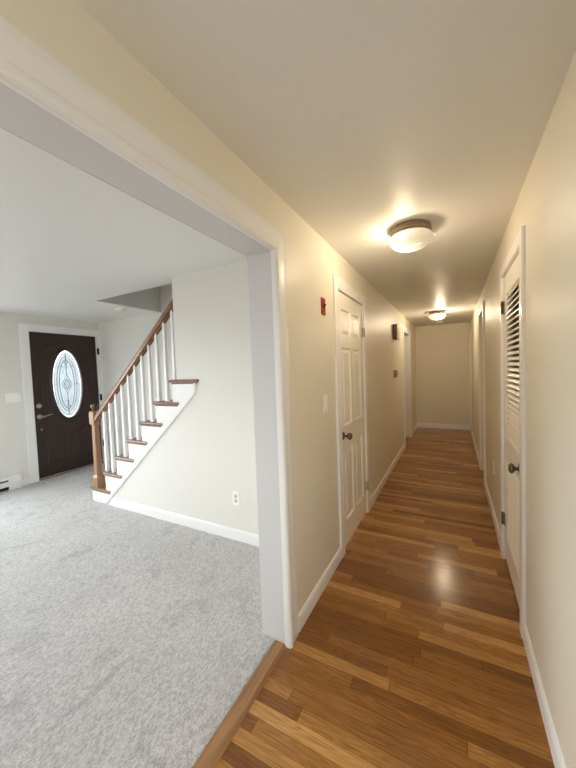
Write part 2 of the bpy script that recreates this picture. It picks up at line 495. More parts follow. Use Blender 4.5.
# upper stairwell shaft above the ceiling hole
c = MB()
c.box(HX - 0.1, HX, HY - 0.02, YF, LC + 0.22, 4.75)
c.box(HX - 0.1, XLI, HY - 0.1, HY, LC + 0.22, 4.75)
c.box(XLI - 0.02, XLI + 0.08, HY - 0.1, YF + 0.12, H + 0.1, 4.75)
c.box(HX - 0.1, XLI + 0.08, HY - 0.1, YF + 0.12, 4.75, 4.85)
struct(c.build('wall_upstairs', M['living_paint']), 'upper stairwell walls seen through the ceiling opening', 'wall')

# windows out of the frame that light the rooms
def window(name, axis, w0, w1, z0, z1, pos, out, mull, label):
    r = struct(empty(name, ((pos, (w0 + w1) / 2, z0) if axis == 'x' else ((w0 + w1) / 2, pos, z0))), label, 'window')
    a, b = sorted((pos - 0.02 * out, pos + 0.10 * out))
    f = MB(); p_ = MB()
    def bx(mb, u0, u1, zz0, zz1, t0, t1):
        t0, t1 = sorted((t0, t1))
        if axis == 'x': mb.box(t0, t1, u0, u1, zz0, zz1)
        else: mb.box(u0, u1, t0, t1, zz0, zz1)
    fw = 0.05
    bx(f, w0, w0 + fw, z0, z1, a, b); bx(f, w1 - fw, w1, z0, z1, a, b)
    bx(f, w0 + fw, w1 - fw, z0, z0 + fw, a, b); bx(f, w0 + fw, w1 - fw, z1 - fw, z1, a, b)
    for k in range(1, mull):
        u = w0 + (w1 - w0) * k / mull
        bx(f, u - 0.025, u + 0.025, z0 + fw, z1 - fw, a, b)
    f.build('window_frame', M['trim'], r)
    bx(p_, w0 + fw, w1 - fw, z0 + fw, z1 - fw, pos + 0.05 * out, pos + 0.054 * out)
    p_.build('pane', M['pane'], r)
window('window_1', 'x', WA0, WA1, WAZ0, WAZ1, XD, -1, 3, 'picture window in the front wall beside the front door')
window('window_2', 'y', WB0, WB1, WAZ0, WAZ1, YREAR, -1, 2, 'window in the rear wall of the living room')
window('window_3', 'y', WC0, WC1, WCZ0, WCZ1, YREAR, -1, 1, 'window at the near end of the hallway')
window('fill_window_4', 'x', WR0, WR1, WRZ0, WRZ1, XR, 1, 2, 'unseen window added in the near right wall to brighten the hallway')
portal((XRO + 0.02, (WR0 + WR1) / 2, (WRZ0 + WRZ1) / 2), (0, PI / 2, 0), WRZ1 - WRZ0, WR1 - WR0)
portal((XD - 0.17, (WA0 + WA1) / 2, (WAZ0 + WAZ1) / 2), (0, -PI / 2, 0), WAZ1 - WAZ0, WA1 - WA0)
portal(((WB0 + WB1) / 2, YREAR - 0.17, (WAZ0 + WAZ1) / 2), (PI / 2, 0, 0), WB1 - WB0, WAZ1 - WAZ0)
portal(((WC0 + WC1) / 2, YREAR - 0.17, (WCZ0 + WCZ1) / 2), (PI / 2, 0, 0), WC1 - WC0, WCZ1 - WCZ0)
portal((XD - 0.17, 2.59, 1.34), (0, -PI / 2, 0), 1.06, 0.46)

# ------------------------------------------------------------------ casings, jambs, baseboards
CASE = lambda w, t: [(0, 0), (0, t * 0.55), (0.006, t * 0.85), (0.016, t * 0.95), (0.022, t * 0.72), (0.03, t * 0.66), (w * 0.72, t), (w * 0.93, t), (w, t * 0.75), (w, 0)]
FLAT = lambda w, t: [(0, 0), (0, t - 0.003), (0.003, t), (w - 0.004, t), (w, t - 0.004), (w, 0)]
onL = lambda a, b, v: (XL + v, a, b)
onR = lambda a, b, v: (XR - v, a, b)
def casing(name, y0, y1, zt, prof, fn, label):
    return struct(MB().sweep_rect(prof, [(y0, 0), (y0, zt), (y1, zt), (y1, 0)], fn).build(name, M['trim'], smooth=True), label, 'door casing')
BULL = lambda w, t: [(0, -0.015), (0, t * 0.35)] + [(0.020 - 0.020 * math.cos(a), t * 0.35 + t * 0.65 * math.sin(a)) for a in (0.4, 0.8, 1.2, 1.57)] + [(0.026, t * 0.86), (0.034, t * 0.62), (w * 0.6, t * 0.62), (w * 0.9, t * 0.58), (w, t * 0.35), (w, 0)]
casing('trim_2', OP0 + 0.004, OP1 - 0.004, OPZ - 0.004 + 0.004, BULL(0.112, 0.022), onL, 'white moulded casing around the wide living room opening')
casing('trim_3', DL0 + 0.004, DL1 - 0.004, DLZ - 0.002, CASE(0.088, 0.018), onL, 'white casing around the six-panel door')
casing('trim_4', FL0, FL1, FLZ, CASE(0.085, 0.018), onL, 'white casing of the far left doorway')
casing('trim_5', DR0 + 0.002, DR1 - 0.002, DRZ, FLAT(0.068, 0.017), onR, 'white casing around the louvred closet door')
casing('trim_6', FR0, FR1, FRZ, FLAT(0.08, 0.018), onR, 'white casing of the right doorway midway down the hall')
casing('trim_7', ER0, ER1, ERZ, FLAT(0.05, 0.016), onR, 'white casing of the doorway at the far right end')
onD = lambda a, b, v: (XD + v, a, b)
casing('trim_8', FD0, FD1, FDZ, FLAT(0.102, 0.02), onD, 'wide white casing around the dark front door').location.z = 0.0
# jamb lining of the wide opening
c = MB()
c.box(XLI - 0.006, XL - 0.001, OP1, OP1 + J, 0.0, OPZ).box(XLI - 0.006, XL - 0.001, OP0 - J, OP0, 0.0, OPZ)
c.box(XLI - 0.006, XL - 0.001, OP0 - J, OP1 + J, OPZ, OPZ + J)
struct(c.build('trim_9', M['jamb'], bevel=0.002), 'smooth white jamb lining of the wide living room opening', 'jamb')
c = MB()
c.box(XLI, XL - 0.001, FL0 - J, FL0, 0, FLZ).box(XLI, XL - 0.001, FL1, FL1 + J, 0, FLZ).box(XLI, XL - 0.001, FL0 - J, FL1 + J, FLZ, FLZ + J)
struct(c.build('trim_10', M['trim'], bevel=0.002), 'white jamb lining of the far left doorway', 'jamb')

BASE = lambda h, t=0.014: [(0, 0), (t, 0), (t, h * 0.74), (t * 0.85, h * 0.86), (t * 0.45, h * 0.97), (t * 0.2, h), (0, h)]
c = MB()
for a, b in ((YREAR, OP0 - 0.11), (OP1 + 0.107, DL0 - 0.083), (DL1 + 0.083, FL0 - 0.084), (FL1 + 0.084, YB)):
    c.prism(BASE(0.088), lambda u, z, y: (XL + u, y, z), a, b)
struct(c.build('baseboard_left', M['trim'], smooth=True), 'white baseboard along the left hallway wall', 'baseboard')
c = MB()
for a, b in ((YREAR, DR0 - 0.066), (DR1 + 0.066, FR0 - 0.079), (FR1 + 0.08, ER0 - 0.049)):
    c.prism(BASE(0.088), lambda u, z, y: (XR - u, y, z), a, b)
struct(c.build('baseboard_right', M['trim'], smooth=True), 'white baseboard along the right hallway wall', 'baseboard')
struct(MB().prism(BASE(0.11), lambda u, z, x: (x, YB - u, z), XL + 0.014, XR - 0.002).build('baseboard_back', M['trim'], smooth=True),
       'white baseboard on the far end wall', 'baseboard')
struct(MB().prism([(u, z + CZ - 0.005) for u, z in BASE(0.095, 0.016)], lambda u, z, x: (x + (max(0, 0.105 - z) * -1.1 if x < -2 else 0), YS - u, z), -3.30, XLI)
       .build('baseboard_stair', M['trim'], smooth=True), 'white baseboard below the staircase on the stair wall', 'baseboard')
c = MB()
c.prism([(u, z + CZ - 0.005) for u, z in BASE(0.09)], lambda u, z, y: (XD + u, y, z), 1.925, FD0 - 0.101)
struct(c.build('baseboard_front', M['trim'], smooth=True), 'short white baseboard between heater and front door casing', 'baseboard')

# ------------------------------------------------------------------ doors
def panel_field(mb, y0, y1, z0, z1, fn):
    rings = [(0, 0), (0.008, -0.013), (0.018, -0.013), (0.038, -0.003)]
    prev = None
    for ins, d in rings:
        cur = mb.verts([fn(y0 + ins, z0 + ins, d), fn(y1 - ins, z0 + ins, d), fn(y1 - ins, z1 - ins, d), fn(y0 + ins, z1 - ins, d)])
        if prev:
            for k in range(4): mb.face([prev[k], prev[(k + 1) % 4], cur[(k + 1) % 4], cur[k]])
        prev = cur
    mb.face(prev)
def panel_leaf(mb, ys, zs, cells, fn, thick):
    """flat grid with panel fields where (i, j) in cells"""
    for i in range(len(ys) - 1):
        for j in range(len(zs) - 1):
            if (i, j) in cells: panel_field(mb, ys[i], ys[i + 1], zs[j], zs[j + 1], fn)
            else: mb.face(mb.verts([fn(ys[i], zs[j], 0), fn(ys[i + 1], zs[j], 0), fn(ys[i + 1], zs[j + 1], 0), fn(ys[i], zs[j + 1], 0)]))
    o = [(ys[0], zs[0]), (ys[-1], zs[0]), (ys[-1], zs[-1]), (ys[0], zs[-1])]
    A = mb.verts([fn(y, z, 0) for y, z in o]); B = mb.verts([fn(y, z, -thick) for y, z in o])
    for k in range(4): mb.face([A[k], A[(k + 1) % 4], B[(k + 1) % 4], B[k]])
    mb.face(B)
KNOB = [(0.0, 0), (0.031, 0.0), (0.032, 0.004), (0.028, 0.009), (0.014, 0.012), (0.010, 0.018), (0.010, 0.030), (0.016, 0.036), (0.024, 0.043), (0.028, 0.052), (0.027, 0.062), (0.020, 0.070), (0.008, 0.074), (0, 0.074)]
def knuckle(mb, x, y, z, hgt=0.085, r=0.0075):
    mb.lathe([(0, -hgt / 2), (r, -hgt / 2), (r, hgt / 2), (0, hgt / 2)], (x, y, z), 'z', 12)
    mb.lathe([(0, 0), (r * 0.8, 0.002), (0, 0.008)], (x, y, z + hgt / 2), 'z', 10)

# six-panel door in the left wall
lf = XL - 0.002
r = struct(empty('door_1', (lf, (DL0 + DL1) / 2, 0.012)), 'white six-panel door with round knob in the left wall', 'door')
fn = lambda y, z, d: (lf + d, y, z)
y0, y1 = DL0 + 0.007, DL1 - 0.007
ys = [y0, y0 + 0.098, y0 + 0.318, y0 + 0.412, y1 - 0.102, y1]
ys[3] = ys[4] - 0.220
zs = [0.014, 0.205, 0.785, 0.975, 1.600, 1.700, 1.905, 2.030]
m = MB(); panel_leaf(m, ys, zs, {(i, j) for i in (1, 3) for j in (1, 3, 5)}, fn, 0.035)
m.build('door_leaf', M['door_white'], r)
MB().lathe(KNOB, (lf, 2.352, 0.905), 'x', 28).build('door_knob', M['bronze'], r, smooth=True)['label'] = 'round pewter door knob'
for z in (1.775, 0.270):
    m = MB(); knuckle(m, XL + 0.012, DL1 + 0.004, z); m.box(XL - 0.001, XL + 0.003, DL1 - 0.03, DL1 + 0.03, z - 0.042, z + 0.042)
    m.build('hinge', M['hinge'], r, smooth=True)
# louvred closet door in the right wall
rf = XR + 0.002
r = struct(empty('door_2', (rf, (DR0 + DR1) / 2, 0.03)), 'white louvred closet door in the right wall', 'door')
y0, y1 = DR0 + 0.006, DR1 - 0.006
st = 0.104
zr = [0.030, 0.205, 0.770, 0.925, 1.900, 2.028]
m = MB()
m.box(rf, rf + 0.034, y0, y0 + st, zr[0], zr[5]).box(rf, rf + 0.034, y1 - st, y1, zr[0], zr[5])
for a, b in ((0, 1), (2, 3), (4, 5)): m.box(rf, rf + 0.034, y0 + st, y1 - st, zr[a], zr[b])
m.build('door_frame', M['door_white'], r, bevel=0.003)
def louvre(z0, z1, parent):
    n = round((z1 - z0) / 0.0345); p = (z1 - z0) / n
    m = MB()
    for k in range(n):
        zc = z0 + (k + 0.5) * p
        # hall-side edge low, closet-side edge high
        prof = [(0.001, -0.0080), (0.001, -0.0130), (0.004, -0.0140), (0.020, 0.0030), (0.018, 0.0080)]
        m.prism([(rf + u, max(z0, min(z1, zc + v))) for u, v in prof], lambda x, z, y: (x, y, z), y0 + st - 0.004, y1 - st + 0.004)
    return m.build('louvre_panel', M['door_white'], parent)
louvre(zr[1], zr[2], r); louvre(zr[3], zr[4], r)
MB().lathe([(a, b * 0.74) for a, b in KNOB], (rf, 2.083, 0.850), 'x', 28, -1).build('door_knob', M['bronze'], r, smooth=True)['label'] = 'round pewter door knob'
for z in (1.822, 0.305):
    m = MB(); knuckle(m, XR - 0.012, DR1 - 0.001, z); m.box(XR - 0.004, XR + 0.001, DR1 - 0.03, DR1 + 0.028, z - 0.043, z + 0.043)
    m.build('hinge', M['hinge'], r, smooth=True)
# closed slabs in the two far right doorways and beyond
def slab(name, ya, yb, zt, label):
    r = struct(empty(name, (XR + 0.08, (ya + yb) / 2, 0.01)), label, 'door')
    m = MB(); fn = lambda y, z, d: (XR + 0.08 - d, y, z)
    w = yb - ya
    ysl = [ya + 0.004, ya + w * 0.14, ya + w * 0.44, ya + w * 0.56, ya + w * 0.86, yb - 0.004]
    zsl = [0.012, 0.21, 0.79, 0.98, 1.60, 1.70, 1.90, zt - 0.004]
    panel_leaf(m, ysl, zsl, {(i, j) for i in (1, 3) for j in (1, 3, 5)}, fn, 0.035)
    m.build('door_leaf', M['door_white'], r)
slab('door_3', FR0, FR1, FRZ, 'white door set back in the right doorway midway down the hall')
slab('door_4', ER0, ER1, ERZ, 'white door at the far right end of the hall')

# front door
df = XD - 0.012
r = struct(empty('door_5', (df, (FD0 + FD1) / 2, 0.03)), 'dark brown front door with a leaded oval window', 'front door')
y0, y1, z0, z1 = FD0 + 0.006, FD1 - 0.006, 0.045, FDZ - 0.005
OC = (2.592, 1.342); OA, OB = 0.205, 0.505
m = MB()
N_ = 72
cor = sorted({2 * PI * k / N_ for k in range(N_)} | {math.atan2(zz - OC[1], yy - OC[0]) % (2 * PI) for yy in (y0, y1) for zz in (z0, z1)})
def onrect(a):
    dx, dz = math.cos(a), math.sin(a); t = 1e9
    if dx > 1e-9: t = min(t, (y1 - OC[0]) / dx)
    if dx < -1e-9: t = min(t, (y0 - OC[0]) / dx)
    if dz > 1e-9: t = min(t, (z1 - OC[1]) / dz)
    if dz < -1e-9: t = min(t, (z0 - OC[1]) / dz)
    return (OC[0] + dx * t, OC[1] + dz * t)
def ell(a, s=1.0, e=0.0):
    q = math.atan2(math.sin(a) / (OB), math.cos(a) / (OA))
    return (OC[0] + (OA * s + e) * math.cos(q), OC[1] + (OB * s + e) * math.sin(q))
loops = []
for d in (0, -0.045):
    loops.append(m.verts([(df + d, *onrect(a)) for a in cor])); loops.append(m.verts([(df + d, *ell(a)) for a in cor]))
n = len(cor)
for k in range(n):
    k2 = (k + 1) % n
    m.face([loops[0][k], loops[0][k2], loops[1][k2], loops[1][k]]); m.face([loops[2][k], loops[2][k2], loops[3][k2], loops[3][k]])
    m.face([loops[0][k], loops[0][k2], loops[2][k2], loops[2][k]]); m.face([loops[1][k], loops[1][k2], loops[3][k2], loops[3][k]])
leaf = m.build('door_leaf', M['door_brown'], r)
# raised oval frame
m = MB(); NE = 64
prof = [(0.0, -0.004), (-0.004, 0.012), (0.010, 0.018), (0.026, 0.012), (0.036, 0.004), (0.040, -0.001)]
rows = [[m.bm.verts.new((df + v, OC[0] + (OA + u) * math.cos(2 * PI * k / NE), OC[1] + (OB + u) * math.sin(2 * PI * k / NE))) for u, v in prof] for k in range(NE)]
for k in range(NE):
    A, B = rows[k], rows[(k + 1) % NE]
    for j in range(len(prof)):
        j2 = (j + 1) % len(prof); m.face([A[j], A[j2], B[j2], B[j]])
m.build('oval_frame', M['door_brown'], r, smooth=True)
# embossed mouldings
def moulding(pts, closed=True, rad=0.014):
    m.tube([(df - 0.002, y, z) for y, z in pts], rad, 8, closed, (1, 0, 0))
m = MB()
def arch_panel(ya, yb, za, zb, peak):
    """bottom panel with a swept top; peak side 0 or 1"""
    pts = [(ya, za), (yb, za)]
    for k in range(13):
        t = k / 12; s_ = yb + (ya - yb) * t
        u = t if peak == 0 else 1 - t
        z = zb - 0.075 + 0.075 * math.exp(-((u - 0.62) / 0.24) ** 2)
        pts.append((s_, z))
    return pts
yl0, yl1, yr0, yr1 = y0 + 0.135, OC[0] - 0.065, OC[0] + 0.065, y1 - 0.135
for pa in (arch_panel(yl0, yl1, 0.215, 0.68, 0), arch_panel(yr0, yr1, 0.215, 0.68, 1)):
    moulding(pa, True)
    cy = sum(p[0] for p in pa) / len(pa); cz = sum(p[1] for p in pa) / len(pa)
    inner = [(cy + (p[0] - cy) * 0.74, cz + (p[1] - cz) * 0.80) for p in pa]
    m.prism(inner, lambda y, z, a: (df + a, y, z), -0.001, 0.006)
ul, ur = y0 + 0.128, y1 - 0.128
pts = [(ul, 0.90)]
pts += [(ul, z) for z in (1.1, 1.4, 1.7, 1.84)]
for k in range(1, 20):
    t = k / 20; pts.append((ul + (ur - ul) * t, 1.845 + 0.095 * math.sin(PI * t) ** 2))
pts += [(ur, z) for z in (1.84, 1.7, 1.4, 1.1, 0.90)]
for k in range(1, 20):
    t = k / 20; pts.append((ur + (ul - ur) * t, 0.89 - 0.13 * math.sin(PI * t) ** 1.6 + 0.0))
moulding(pts, True)
m.build('door_moulding', M['door_brown'], r, smooth=True)
# glass, bevelled rim and lead cames
gx = df - 0.018
def ellipse_pts(s, sb=None, n=64): 
    sb = sb or s
    return [(OC[0] + OA * s * math.cos(2 * PI * k / n), OC[1] + OB * sb * math.sin(2 * PI * k / n)) for k in range(n)]
m = MB(); m.prism(ellipse_pts(0.86, 0.93), lambda y, z, a: (a, y, z), gx - 0.003, gx + 0.001)
gp = m.build('oval_glass', M['oval_glass'], r)
m = MB()
o_ = ellipse_pts(1.0); i_ = ellipse_pts(0.86, 0.93)
for k in range(64):
    k2 = (k + 1) % 64
    a, b, c_, d = (gx - 0.004, *o_[k]), (gx - 0.004, *o_[k2]), (gx + 0.002, *i_[k2]), (gx + 0.002, *i_[k])
    m.face(m.verts([a, b, c_, d]))
rim = m.build('glass_rim', M['bevel_glass'], r); rim['label'] = 'clear bevelled glass rim'
m = MB()
def came(pts, closed=False, rad=0.0042): m.tube([(gx + 0.003, y, z) for y, z in pts], rad, 6, closed, (1, 0, 0))
came(ellipse_pts(0.86, 0.93), True, 0.0035)
came(ellipse_pts(0.66, 0.80), True)
# pointed inner arch (two crossing arcs)
for s_ in (-1, 1):
    came([(OC[0] + s_ * OA * 0.50 * math.cos(t), OC[1] + OB * 0.72 * math.sin(t) / 1.0) for t in [-PI / 2 + PI * k / 20 for k in range(21)]])
for s_ in (-1, 1):
    z = OC[1] + s_ * OB * 0.52
    hw = OA * 0.86 * math.sqrt(max(0, 1 - (0.52 / 0.93) ** 2))
    came([(OC[0] - hw, z), (OC[0] + hw, z)])
    came([(OC[0], OC[1] + s_ * OB * 0.27), (OC[0], OC[1] + s_ * OB * 0.93)])
    dz, dy = 0.055, 0.026
    zc = OC[1] + s_ * OB * 0.66
    came([(OC[0], zc - dz), (OC[0] + dy, zc), (OC[0], zc + dz), (OC[0] - dy, zc)], True)
    came([(OC[0] + s_ * OA * 0.5, OC[1]), (OC[0] + s_ * OA * 0.86, OC[1])])
for s_ in (1.0, 0.55):
    came([(OC[0], OC[1] - 0.135 * s_), (OC[0] + 0.072 * s_, OC[1]), (OC[0], OC[1] + 0.135 * s_), (OC[0] - 0.072 * s_, OC[1])], True)
for k in range(6):   # rosette petals
    a = PI / 6 + k * PI / 3
    cy, cz = OC[0] + 0.030 * math.cos(a), OC[1] + 0.052 * math.sin(a)
    came([(cy + 0.018 * math.cos(q), cz + 0.026 * math.sin(q)) for q in [2 * PI * j / 12 for j in range(12)]], True, 0.002)
for s_ in (-1, 1):   # scrolls above and below the rosette
    for e in (-1, 1):
        came([(OC[0] + e * (0.085 - 0.06 * t) * math.sin(PI * t), OC[1] + s_ * (0.14 + 0.12 * t)) for t in [j / 10 for j in range(11)]], False, 0.002)
m.build('lead_came', M['lead'], r, smooth=True)['label'] = 'grey lead cames of the leaded glass'
# hardware
m = MB(); m.lathe([(0, 0), (0.033, 0), (0.033, 0.006), (0.026, 0.012), (0.014, 0.014), (0.012, 0.05), (0, 0.05)], (df, 2.205, 0.905), 'x', 24)
m.tube([(df + 0.045, 2.205, 0.905), (df + 0.052, 2.235, 0.906), (df + 0.05, 2.275, 0.915), (df + 0.046, 2.315, 0.925), (df + 0.04, 2.345, 0.921)], [0.011, 0.0105, 0.009, 0.0075, 0.006], 10)
m.build('lever_handle', M['nickel'], r, smooth=True)['label'] = 'satin nickel lever handle'
m = MB(); m.lathe([(0, 0), (0.033, 0), (0.032, 0.012), (0.022, 0.016), (0.020, 0.022), (0, 0.023)], (df, 2.203, 1.058), 'x', 24)
m.box(df + 0.02, df + 0.034, 2.199, 2.207, 1.042, 1.074)
m.build('deadbolt', M['nickel'], r, smooth=True)['label'] = 'round nickel deadbolt'
m = MB(); m.lathe([(0, 0), (0.012, 0.001), (0.012, 0.012), (0.006, 0.018), (0, 0.018)], (df, 2.215, 0.725), 'x', 16)
m.build('door_stud', M['nickel'], r, smooth=True)
for z in (1.845, 1.10, 0.35):
    m = MB(); knuckle(m, XD + 0.022, FD1 + 0.004, z, 0.10, 0.009); m.box(XD + 0.019, XD + 0.022, FD1 - 0.004, FD1 + 0.03, z - 0.05, z + 0.05)
    m.build('hinge', M['black_metal'], r, smooth=True)
struct(MB().box(XD - 0.14, XD + 0.018, FD0 + 0.001, FD1 - 0.001, 0.0, 0.040).build('trim_11', M['sill_wood'], bevel=0.004), 'worn wooden sill under the dark front door', 'sill')

# ================================================================== STAIRCASE
sc_ = tag(empty('staircase', (-3.70, YS, CZ)), 'oak and white staircase rising beside the front door behind a baluster rail', 'staircase')
ye = 2.038
for k in range(7):
    nx, tz = NOSE[k], TOP[k]
    bx = (NOSE[k + 1] if k < 6 else -2.09) + 0.03
    rt = bx + 0.075                               # mitred end return runs past the next riser
    m = MB()
    pl = [(nx + 0.010, TOP[k]), (bx, TOP[k])]
    # tread board with rounded nosing, front to back
    nose = [(bx, tz), (nx + 0.012, tz), (nx + 0.003, tz - 0.005), (nx, tz - TT / 2), (nx + 0.003, tz - TT + 0.005), (nx + 0.012, tz - TT), (bx, tz - TT)]
    m.prism(nose, lambda x, z, y: (x, y, z), YS + (0.0 if k < 6 else 0.0), YF - 0.002)
    # end return, nosed towards the room
    yy = lambda q: ye + q
    ret = [(YS + 0.001, tz), (ye + 0.012, tz), (ye + 0.003, tz - 0.005), (ye, tz - TT / 2), (ye + 0.003, tz - TT + 0.005), (ye + 0.012, tz - TT), (YS + 0.001, tz - TT)]
    m.prism(ret, lambda y, z, x: (x, y, z), nx + 0.002, rt)
    # cove under the nosing
    m.prism([(ye + 0.012, tz - TT), (YS - 0.008, tz - TT - 0.014), (YS - 0.006, tz - TT - 0.016), (YS - 0.004, tz - TT)], lambda y, z, x: (x, y, z), nx + 0.022, rt - 0.016)
    m.build('tread', M['tread_wood'], sc_, bevel=0.0)
    prev = TOP[k - 1] if k else CZ
    MB().box(nx + 0.028, nx + 0.042, YS - 0.006, YF - 0.002, prev, tz - TT).build('riser', M['trim'], sc_)
# white outer stringer (stepped top, sloping bottom)
poly = [(-3.69, CZ), (-3.435, CZ), (-2.02, 1.27), (-2.02, TOP[6] - TT - 0.002)]
for n in range(6, -1, -1):
    rx = NOSE[n] + 0.03
    poly.append((rx, TOP[n] - TT - 0.001)); poly.append((rx, TOP[n - 1] - TT - 0.001 if n else CZ))
poly = [p for i, p in enumerate(poly) if i == 0 or p != poly[i - 1]]
poly[0] = (-3.69, CZ); poly.pop()
m = MB(); m.prism(poly, lambda x, z, y: (x, y, z), YS - 0.008, YS)
m.build('stringer', M['trim'], sc_)
m = MB()
m.sweep_rect([(0, 0), (0, 0.012), (0.006, 0.017), (0.016, 0.017), (0.024, 0.010), (0.024, 0)], [(-3.425, CZ + 0.004), (-2.014, 1.262), (-2.014, TOP[6] - TT - 0.004)], lambda a, b, v: (a, YS - v, b))
m.build('stringer_moulding', M['trim'], sc_, smooth=True)
# newel post
m = MB(); ny = 2.092; nx = -3.622
def sq(mb, prof):
    rows = [mb.verts([(nx - w, ny - w, z), (nx + w, ny - w, z), (nx + w, ny + w, z), (nx - w, ny + w, z)]) for w, z in prof]
    mb.face(rows[0][::-1]); mb.face(rows[-1])
    for a, b in zip(rows, rows[1:]):
        for k in range(4): mb.face([a[k], a[(k + 1) % 4], b[(k + 1) % 4], b[k]])
z0 = TOP[0]
sq(m, [(0.046, z0), (0.046, z0 + 0.11), (0.040, z0 + 0.125), (0.036, z0 + 0.132), (0.032, z0 + 0.14), (0.027, 0.885), (0.034, 0.895), (0.043, 0.905), (0.043, 1.035), (0.036, 1.045), (0.022, 1.05)])
nw = m.build('newel_post', M['newel_wood'], sc_, bevel=0.004)
m = MB(); R_ = 0.037
m.lathe([(0.022, 0), (0.028, 0.004), (0.026, 0.010), (0.016, 0.014)] + [(R_ * math.sin(a), 0.052 - R_ * math.cos(a)) for a in [0.45 + (PI - 0.45) * k / 12 for k in range(12)]] + [(0, 0.052 + R_)], (nx, ny, 1.048), 'z', 28)
m.build('newel_ball', M['cap_wood'], nw, smooth=True)['label'] = 'dark round ball finial'
# handrail
ry = 2.085
def railz(x): return 2.105 + 0.856 * (x + 2.29)
x0_, x1_ = nx + 0.040, XE - 0.001
m = MB()
prof = [(-0.030, -0.030), (-0.031, -0.052), (0.031, -0.052), (0.030, -0.030), (0.032, -0.016), (0.022, -0.003), (0.0, 0.0), (-0.022, -0.003), (-0.032, -0.016)]
k_ = math.hypot(1, 0.856)
A = m.verts([(x0_, ry + p, railz(x0_) + q * k_) for p, q in prof]); B = m.verts([(x1_, ry + p, railz(x1_) + q * k_) for p, q in prof])
m.face(A); m.face(B[::-1])
for k in range(len(prof)): m.face([A[k], B[k], B[(k + 1) % len(prof)], A[(k + 1) % len(prof)]])
hr = m.build('handrail', M['rail_wood'], sc_, smooth=True)
bxs = [-3.432 + 0.1130 * k for k in range(11)]
edges = [x0_ + 0.01] + bxs + [x1_]
m = MB()
for a, b in zip(edges, edges[1:]):     # fillet strips between the balusters
    a2, b2 = a + 0.012, b - 0.012
    if b2 - a2 < 0.01: continue
    v = m.verts([(x, ry + s * 0.013, railz(x) - 0.050 * k_ - t) for x in (a2, b2) for s in (-1, 1) for t in (0, 0.024)])
    for q in ((0, 1, 3, 2), (4, 6, 7, 5), (0, 4, 5, 1), (2, 3, 7, 6), (0, 2, 6, 4), (1, 5, 7, 3)): m.face([v[i] for i in q])
m.build('rail_fillet', M['rail_wood'], hr)
# balusters, two to a tread
for x in bxs:
    t = max(k for k in range(7) if NOSE[k] <= x)
    zb, zt = TOP[t], railz(x) - 0.052 * k_ + 0.012
    if x > NOSE[6]: zb = TOP[6]
    m = MB(); w0_, w1_ = 0.0165, 0.0125
    rows = [m.verts([(x + sx * w, ry + sy * w, z) for sx, sy in ((-1, -1), (1, -1), (1, 1), (-1, 1))]) for w, z in ((w0_, zb), (w0_, zb + 0.10), (w1_, zt))]
    m.face(rows[0][::-1]); m.face(rows[-1])
    for a, b in zip(rows, rows[1:]):
        for k in range(4): m.face([a[k], a[(k + 1) % 4], b[(k + 1) % 4], b[k]])
    m.build('baluster', M['trim'], sc_, bevel=0.003)

# ================================================================== LAMPS AND SMALL THINGS
def ceiling_light(loc, bulbs, label, watt):
    r = tag(empty('ceiling_light', loc), label, 'ceiling lamp', 'flush lamps on the hallway ceiling')
    x, y, z = loc
    MB().lathe([(0, 0), (0.118, 0), (0.120, -0.006), (0.118, -0.016), (0.124, -0.020), (0.124, -0.030), (0.118, -0.034), (0.1175, -0.044)], loc, 'z', 48).build('lamp_base', M['lamp_base'], r, smooth=True)
    MB().lathe([(0.1178, -0.0435), (0.116, -0.047), (0.108, -0.050), (0.100, -0.046), (0, -0.042)], loc, 'z', 48).build('glare_block_tray', M['glare_block_tray'], r, smooth=True)
    prof = [(0.1165, -0.0475), (0.124, -0.053), (0.132, -0.064), (0.133, -0.076), (0.126, -0.092), (0.112, -0.108), (0.090, -0.122), (0.062, -0.132), (0.030, -0.1375), (0, -0.1385)]
    MB().lathe(prof, loc, 'z', 48).build('glass_shade', M['lamp_glass'], r, smooth=True)
    for dx, dy in bulbs:
        b = MB().lathe([(0, -0.062), (0.013, -0.060), (0.014, -0.042), (0.012, -0.040), (0, -0.040)], (x + dx, y + dy, z), 'z', 16)
        b.build('lamp_socket', M['plastic'], r, smooth=True)
        l = bpy.data.lights.new('bulb', 'POINT'); l.energy = watt; l.color = LAMP_COL; l.shadow_soft_size = 0.04
        lo = bpy.data.objects.new('bulb_light', l); lo.location = (dx, dy, -0.105); lo.parent = r
        COL.objects.link(lo)
    return r
ceiling_light((-0.236, 2.19, H), [(-0.044, 0.0)], 'nearer flush ceiling lamp with frosted mushroom glass shade', LAMP_W)
ceiling_light((-0.236, 5.80, H), [(0.045, 0.0)], 'farther flush ceiling lamp near the end of the hallway', LAMP_W * 1.75)

def smoke_detector(loc, rad, label):
    r = tag(empty('smoke_detector', loc), label, 'smoke detector')
    MB().lathe([(0, 0), (rad, 0), (rad, -0.010), (rad * 0.97, -0.014), (0, -0.014)], loc, 'z', 32).build('mounting_plate', M['plastic'], r, smooth=True)
    MB().lathe([(0, -0.014), (rad * 0.88, -0.014), (rad * 0.90, -0.022), (rad * 0.80, -0.034), (rad * 0.45, -0.038), (rad * 0.40, -0.035), (0, -0.035)], loc, 'z', 32).build('cover', M['ivory'], r, smooth=True)
smoke_detector((-3.83, 2.634, LC), 0.068, 'round smoke detector on the white ceiling beside the stairwell opening')
smoke_detector((-0.255, 7.20, H), 0.070, 'round smoke detector on the hallway ceiling behind the farther lamp')

